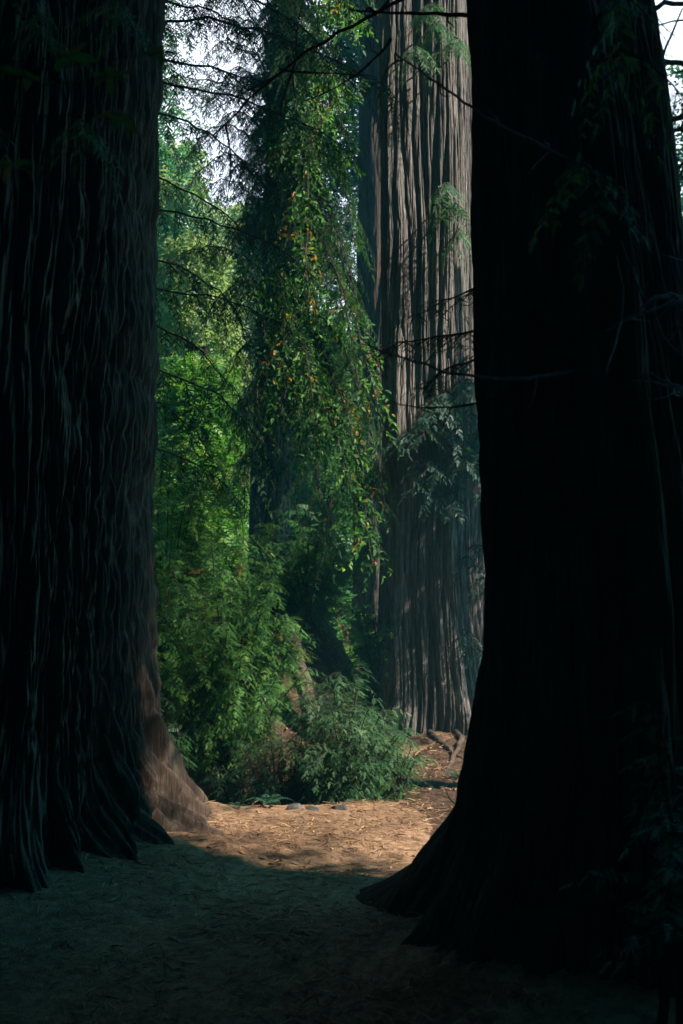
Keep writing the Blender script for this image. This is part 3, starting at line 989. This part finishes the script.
def stick():
    b = np.array((.80, 7.2, gz(.80, 7.2)))
    tb = Tubes(6)
    tb.add(bez((.1, .02, .0), (.0, 0, .03), (-.06, 0, .14), 9, .003), .014, .005)
    tb.add(bez((.03, .0, .03), (.05, 0, .09), (.09, 0, .13), 8, .003), .009, .003)
    tb.add(bez((-.02, .0, .07), (-.05, 0, .08), (-.09, 0, .10), 7, .003), .006, .002)
    o = link('stick', tb.mesh('stick'), None, M['twig'])
    o.location = b
    tag(o, 'bare forked stick poking up at the edge of the black redwood base', 'stick')


stick()


def litter():
    g_ = np.random.default_rng(55)
    n = 52000
    x = g_.normal(-.2, 1.0, n)
    y = 3.2 + (11.5 - 3.2) * g_.random(n)**1.2
    m = 7000
    ang = g_.random(m) * 2 * pi
    rr = g_.normal(0, .16, m)
    lt = np.arange(m) % 2 == 0
    x = np.concatenate([x, np.where(lt, TREE_L[0] + (1.45 + rr) * np.cos(ang), TREE_R[0] + (.95 + rr) * np.cos(ang))])
    y = np.concatenate([y, np.where(lt, TREE_L[1] + (1.45 + rr) * np.sin(ang), TREE_R[1] + (.95 + rr) * np.sin(ang))])
    n = len(x)
    dry = np.hypot((x + .62) / 1.1, (y - 8.3) / 1.2) > 1.02  # pale litter left out of the hollow so that it stays dark
    x, y = x[dry], y[dry]
    n = len(x)
    keep = noise2(x * 1.5 + 30, y * 1.5 + 30, 77) + g_.normal(0, .2, n) > -.12
    x, y = x[keep], y[keep]
    n = len(x)
    z = ground_z(x, y) + .014
    a = g_.random(n) * 2 * pi
    lv = Leaves((np.array([(0, .03, 0), (0, -.03, 0), (.5, -.04, .07), (.5, .04, .07), (1, -.012, 0), (1, .012, 0)]), np.array([(0, 1, 2, 3), (3, 2, 4, 5)])))
    lv.add(np.stack([x, y, z], -1), np.stack([np.cos(a), np.sin(a), g_.normal(0, .12, n)], -1), UP + g_.normal(0, .3, (n, 3)), .022 + .075 * g_.random(n)**1.8, g_.normal(.5, .26, n))
    o = link('fallen_needles', lv.mesh('fallen_needles'), None, M['litter'])
    o['kind'] = 'stuff'
    o['label'] = 'tan fallen redwood needles and twiglets scattered over path and soil'
    lv = Leaves(LEAF)
    m = 900
    x = g_.uniform(-2, 2.2, m)
    y = g_.uniform(4.5, 10.5, m)
    dry = np.hypot((x + .62) / 1.1, (y - 8.3) / 1.2) > 1.02  # no leaves in the hollow either, to keep it dark
    x, y = x[dry], y[dry]
    m = len(x)
    a = g_.random(m) * 2 * pi
    lv.add(np.stack([x, y, ground_z(x, y) + .016], -1), np.stack([np.cos(a), np.sin(a), g_.normal(0, .15, m)], -1), UP + g_.normal(0, .35, (m, 3)), g_.uniform(.025, .06, m), g_.normal(.7, .2, m))
    o = link('fallen_leaves', lv.mesh('fallen_leaves'), None, M['litter'])
    o['kind'] = 'stuff'
    o['label'] = 'dry curled brown leaves strewn over the path and its edges'


litter()


# leafy sapling close to the lens, its shoots entering at the upper corner
def sapling():
    b = np.array((-1.35, 1.6, gz(-1.35, 1.6)))
    t = thing('sapling', 'out of focus sapling close by with whorls of dark leaves before the furrowed redwood', 'sapling', b)
    tb = Tubes(6)
    tb.add(bez((0, 0, -.05), (.05, 0, 1.3), (.25, .1, 2.9), 14, .008), .016, .006)
    link('stem', tb.mesh('stem'), t, M['twig'])
    lv = Leaves(leaf_template(w=.17, fold=.05))
    tw = Tubes(5)
    for px, py, d in ((55, 32, 1.75), (112, 105, 1.8), (18, 60, 1.7), (95, 62, 1.9), (12, 150, 1.75), (150, 30, 2.0)):
        tip = np.array(((px - 341.5) / 995 * d, d, 1.55 - (py - 590) / 995 * d)) - b
        q = bez((.2, .08, 2.35 + .25 * rng.random()), tip * (.5, .5, .45) + np.array((.1, .04, 1.3)), tip, 9, .003)
        tw.add(q, .003, .0015)
        k = 6
        a = np.arange(k) / k * 2 * pi + rng.random()
        d_ = np.stack([np.cos(a), np.sin(a) * .8, rng.uniform(-.35, .25, k)], -1)
        lv.add(np.tile(q[-1], (k, 1)), d_, UP + rng.normal(0, .25, (k, 3)), rng.uniform(.035, .06, k), rng.uniform(.25, .5, k))
    br = link('branch', tw.mesh('branch'), t, M['twig'])
    link('foliage', lv.mesh('foliage'), br, M['needle'])


sapling()

# ------------------------------------------------------------------ light, sky, camera
L = np.array((1.0, -.55, 1.1))
L = L / np.linalg.norm(L)
el = math.asin(L[2])
az = math.atan2(L[0], L[1])
sun = bpy.data.lights.new('sun', 'SUN')
sun.energy = 5
sun.angle = R(.5)
sun.color = (1, .90, .80)
so = bpy.data.objects.new('sun', sun)
COL.objects.link(so)
from mathutils import Vector
so.rotation_euler = Vector((-L[0], -L[1], -L[2])).to_track_quat('-Z', 'Y').to_euler()
so.location = (20, -4, 30)

def lift_haze():  # teal scattering volume added to lift the blacks in the shade
    import bmesh
    bm = bmesh.new()
    bmesh.ops.create_cube(bm, size=1)
    me = bpy.data.meshes.new('lift_haze')
    bm.to_mesh(me)
    bm.free()
    m, nt_, out_ = new_mat('lift_haze')
    v = N(nt_, 'ShaderNodeVolumePrincipled')
    v.inputs['Color'].default_value = (.22, .85, 1.0, 1)
    v.inputs['Density'].default_value = LIFT_HAZE
    v.inputs['Anisotropy'].default_value = .2
    nt_.links.new(v.outputs[0], out_.inputs['Volume'])
    o = link('lift_haze', me, None, m)
    o.scale = (900, 900, 31)
    o.location = (0, 0, 13.5)
    o['kind'] = 'stuff'


LIFT_HAZE = .0065
if LIFT_HAZE:
    lift_haze()
w = bpy.data.worlds.new('World')
sc.world = w
w.use_nodes = True
nt = w.node_tree
nt.nodes.clear()
out = N(nt, 'ShaderNodeOutputWorld')
bg = N(nt, 'ShaderNodeBackground')
bg.inputs['Strength'].default_value = .066
sky = N(nt, 'ShaderNodeTexSky', sky_type='NISHITA')
sky.sun_disc = False
sky.sun_elevation = el
sky.sun_rotation = az
tint = N(nt, 'ShaderNodeMix', data_type='RGBA', blend_type='MULTIPLY')
tint.inputs[0].default_value = 1
tint.inputs[7].default_value = (.07, .74, 1.0, 1)
nt.links.new(sky.outputs[0], tint.inputs[6])
tc = N(nt, 'ShaderNodeTexCoord')
dot = N(nt, 'ShaderNodeVectorMath', operation='DOT_PRODUCT')
d = nrm((.0, 1, .45))
dot.inputs[1].default_value = tuple(d)
nt.links.new(tc.outputs['Generated'], dot.inputs[0])
mr = N(nt, 'ShaderNodeMapRange')
mr.inputs['From Min'].default_value = .87
mr.inputs['From Max'].default_value = .955
nt.links.new(dot.outputs['Value'], mr.inputs['Value'])
cl = N(nt, 'ShaderNodeMix', data_type='RGBA')
nt.links.new(mr.outputs[0], cl.inputs[0])
nt.links.new(tint.outputs[2], cl.inputs[6])
cl.inputs[7].default_value = (13.5, 13.8, 16, 1)
nt.links.new(cl.outputs[2], bg.inputs[0])
nt.links.new(bg.outputs[0], out.inputs[0])

cam = bpy.data.cameras.new('camera')
cam.lens = 35
cam.sensor_width = 36
cam.clip_end = 2000
cam.clip_start = .05
cam.dof.use_dof = True
cam.dof.focus_distance = 8.3
cam.dof.aperture_fstop = 3.5
co = bpy.data.objects.new('camera', cam)
COL.objects.link(co)
co.location = (0, 0, 1.55)
co.rotation_euler = (R(90 + 4.5), 0, 0)
sc.camera = co

sc.render.engine = 'CYCLES'
cy = sc.cycles
cy.use_denoising = True
try:
    cy.denoiser = 'OPENIMAGEDENOISE'
    cy.denoising_input_passes = 'RGB_ALBEDO_NORMAL'
except Exception:
    pass
cy.max_bounces = 6
cy.diffuse_bounces = 3
cy.glossy_bounces = 2
cy.transmission_bounces = 4
cy.transparent_max_bounces = 4
cy.sample_clamp_indirect = 4
vs = sc.view_settings
vs.view_transform = 'Standard'
vs.look = 'None'
vs.exposure = 1.38
vs.gamma = 1
vs.use_curve_mapping = False
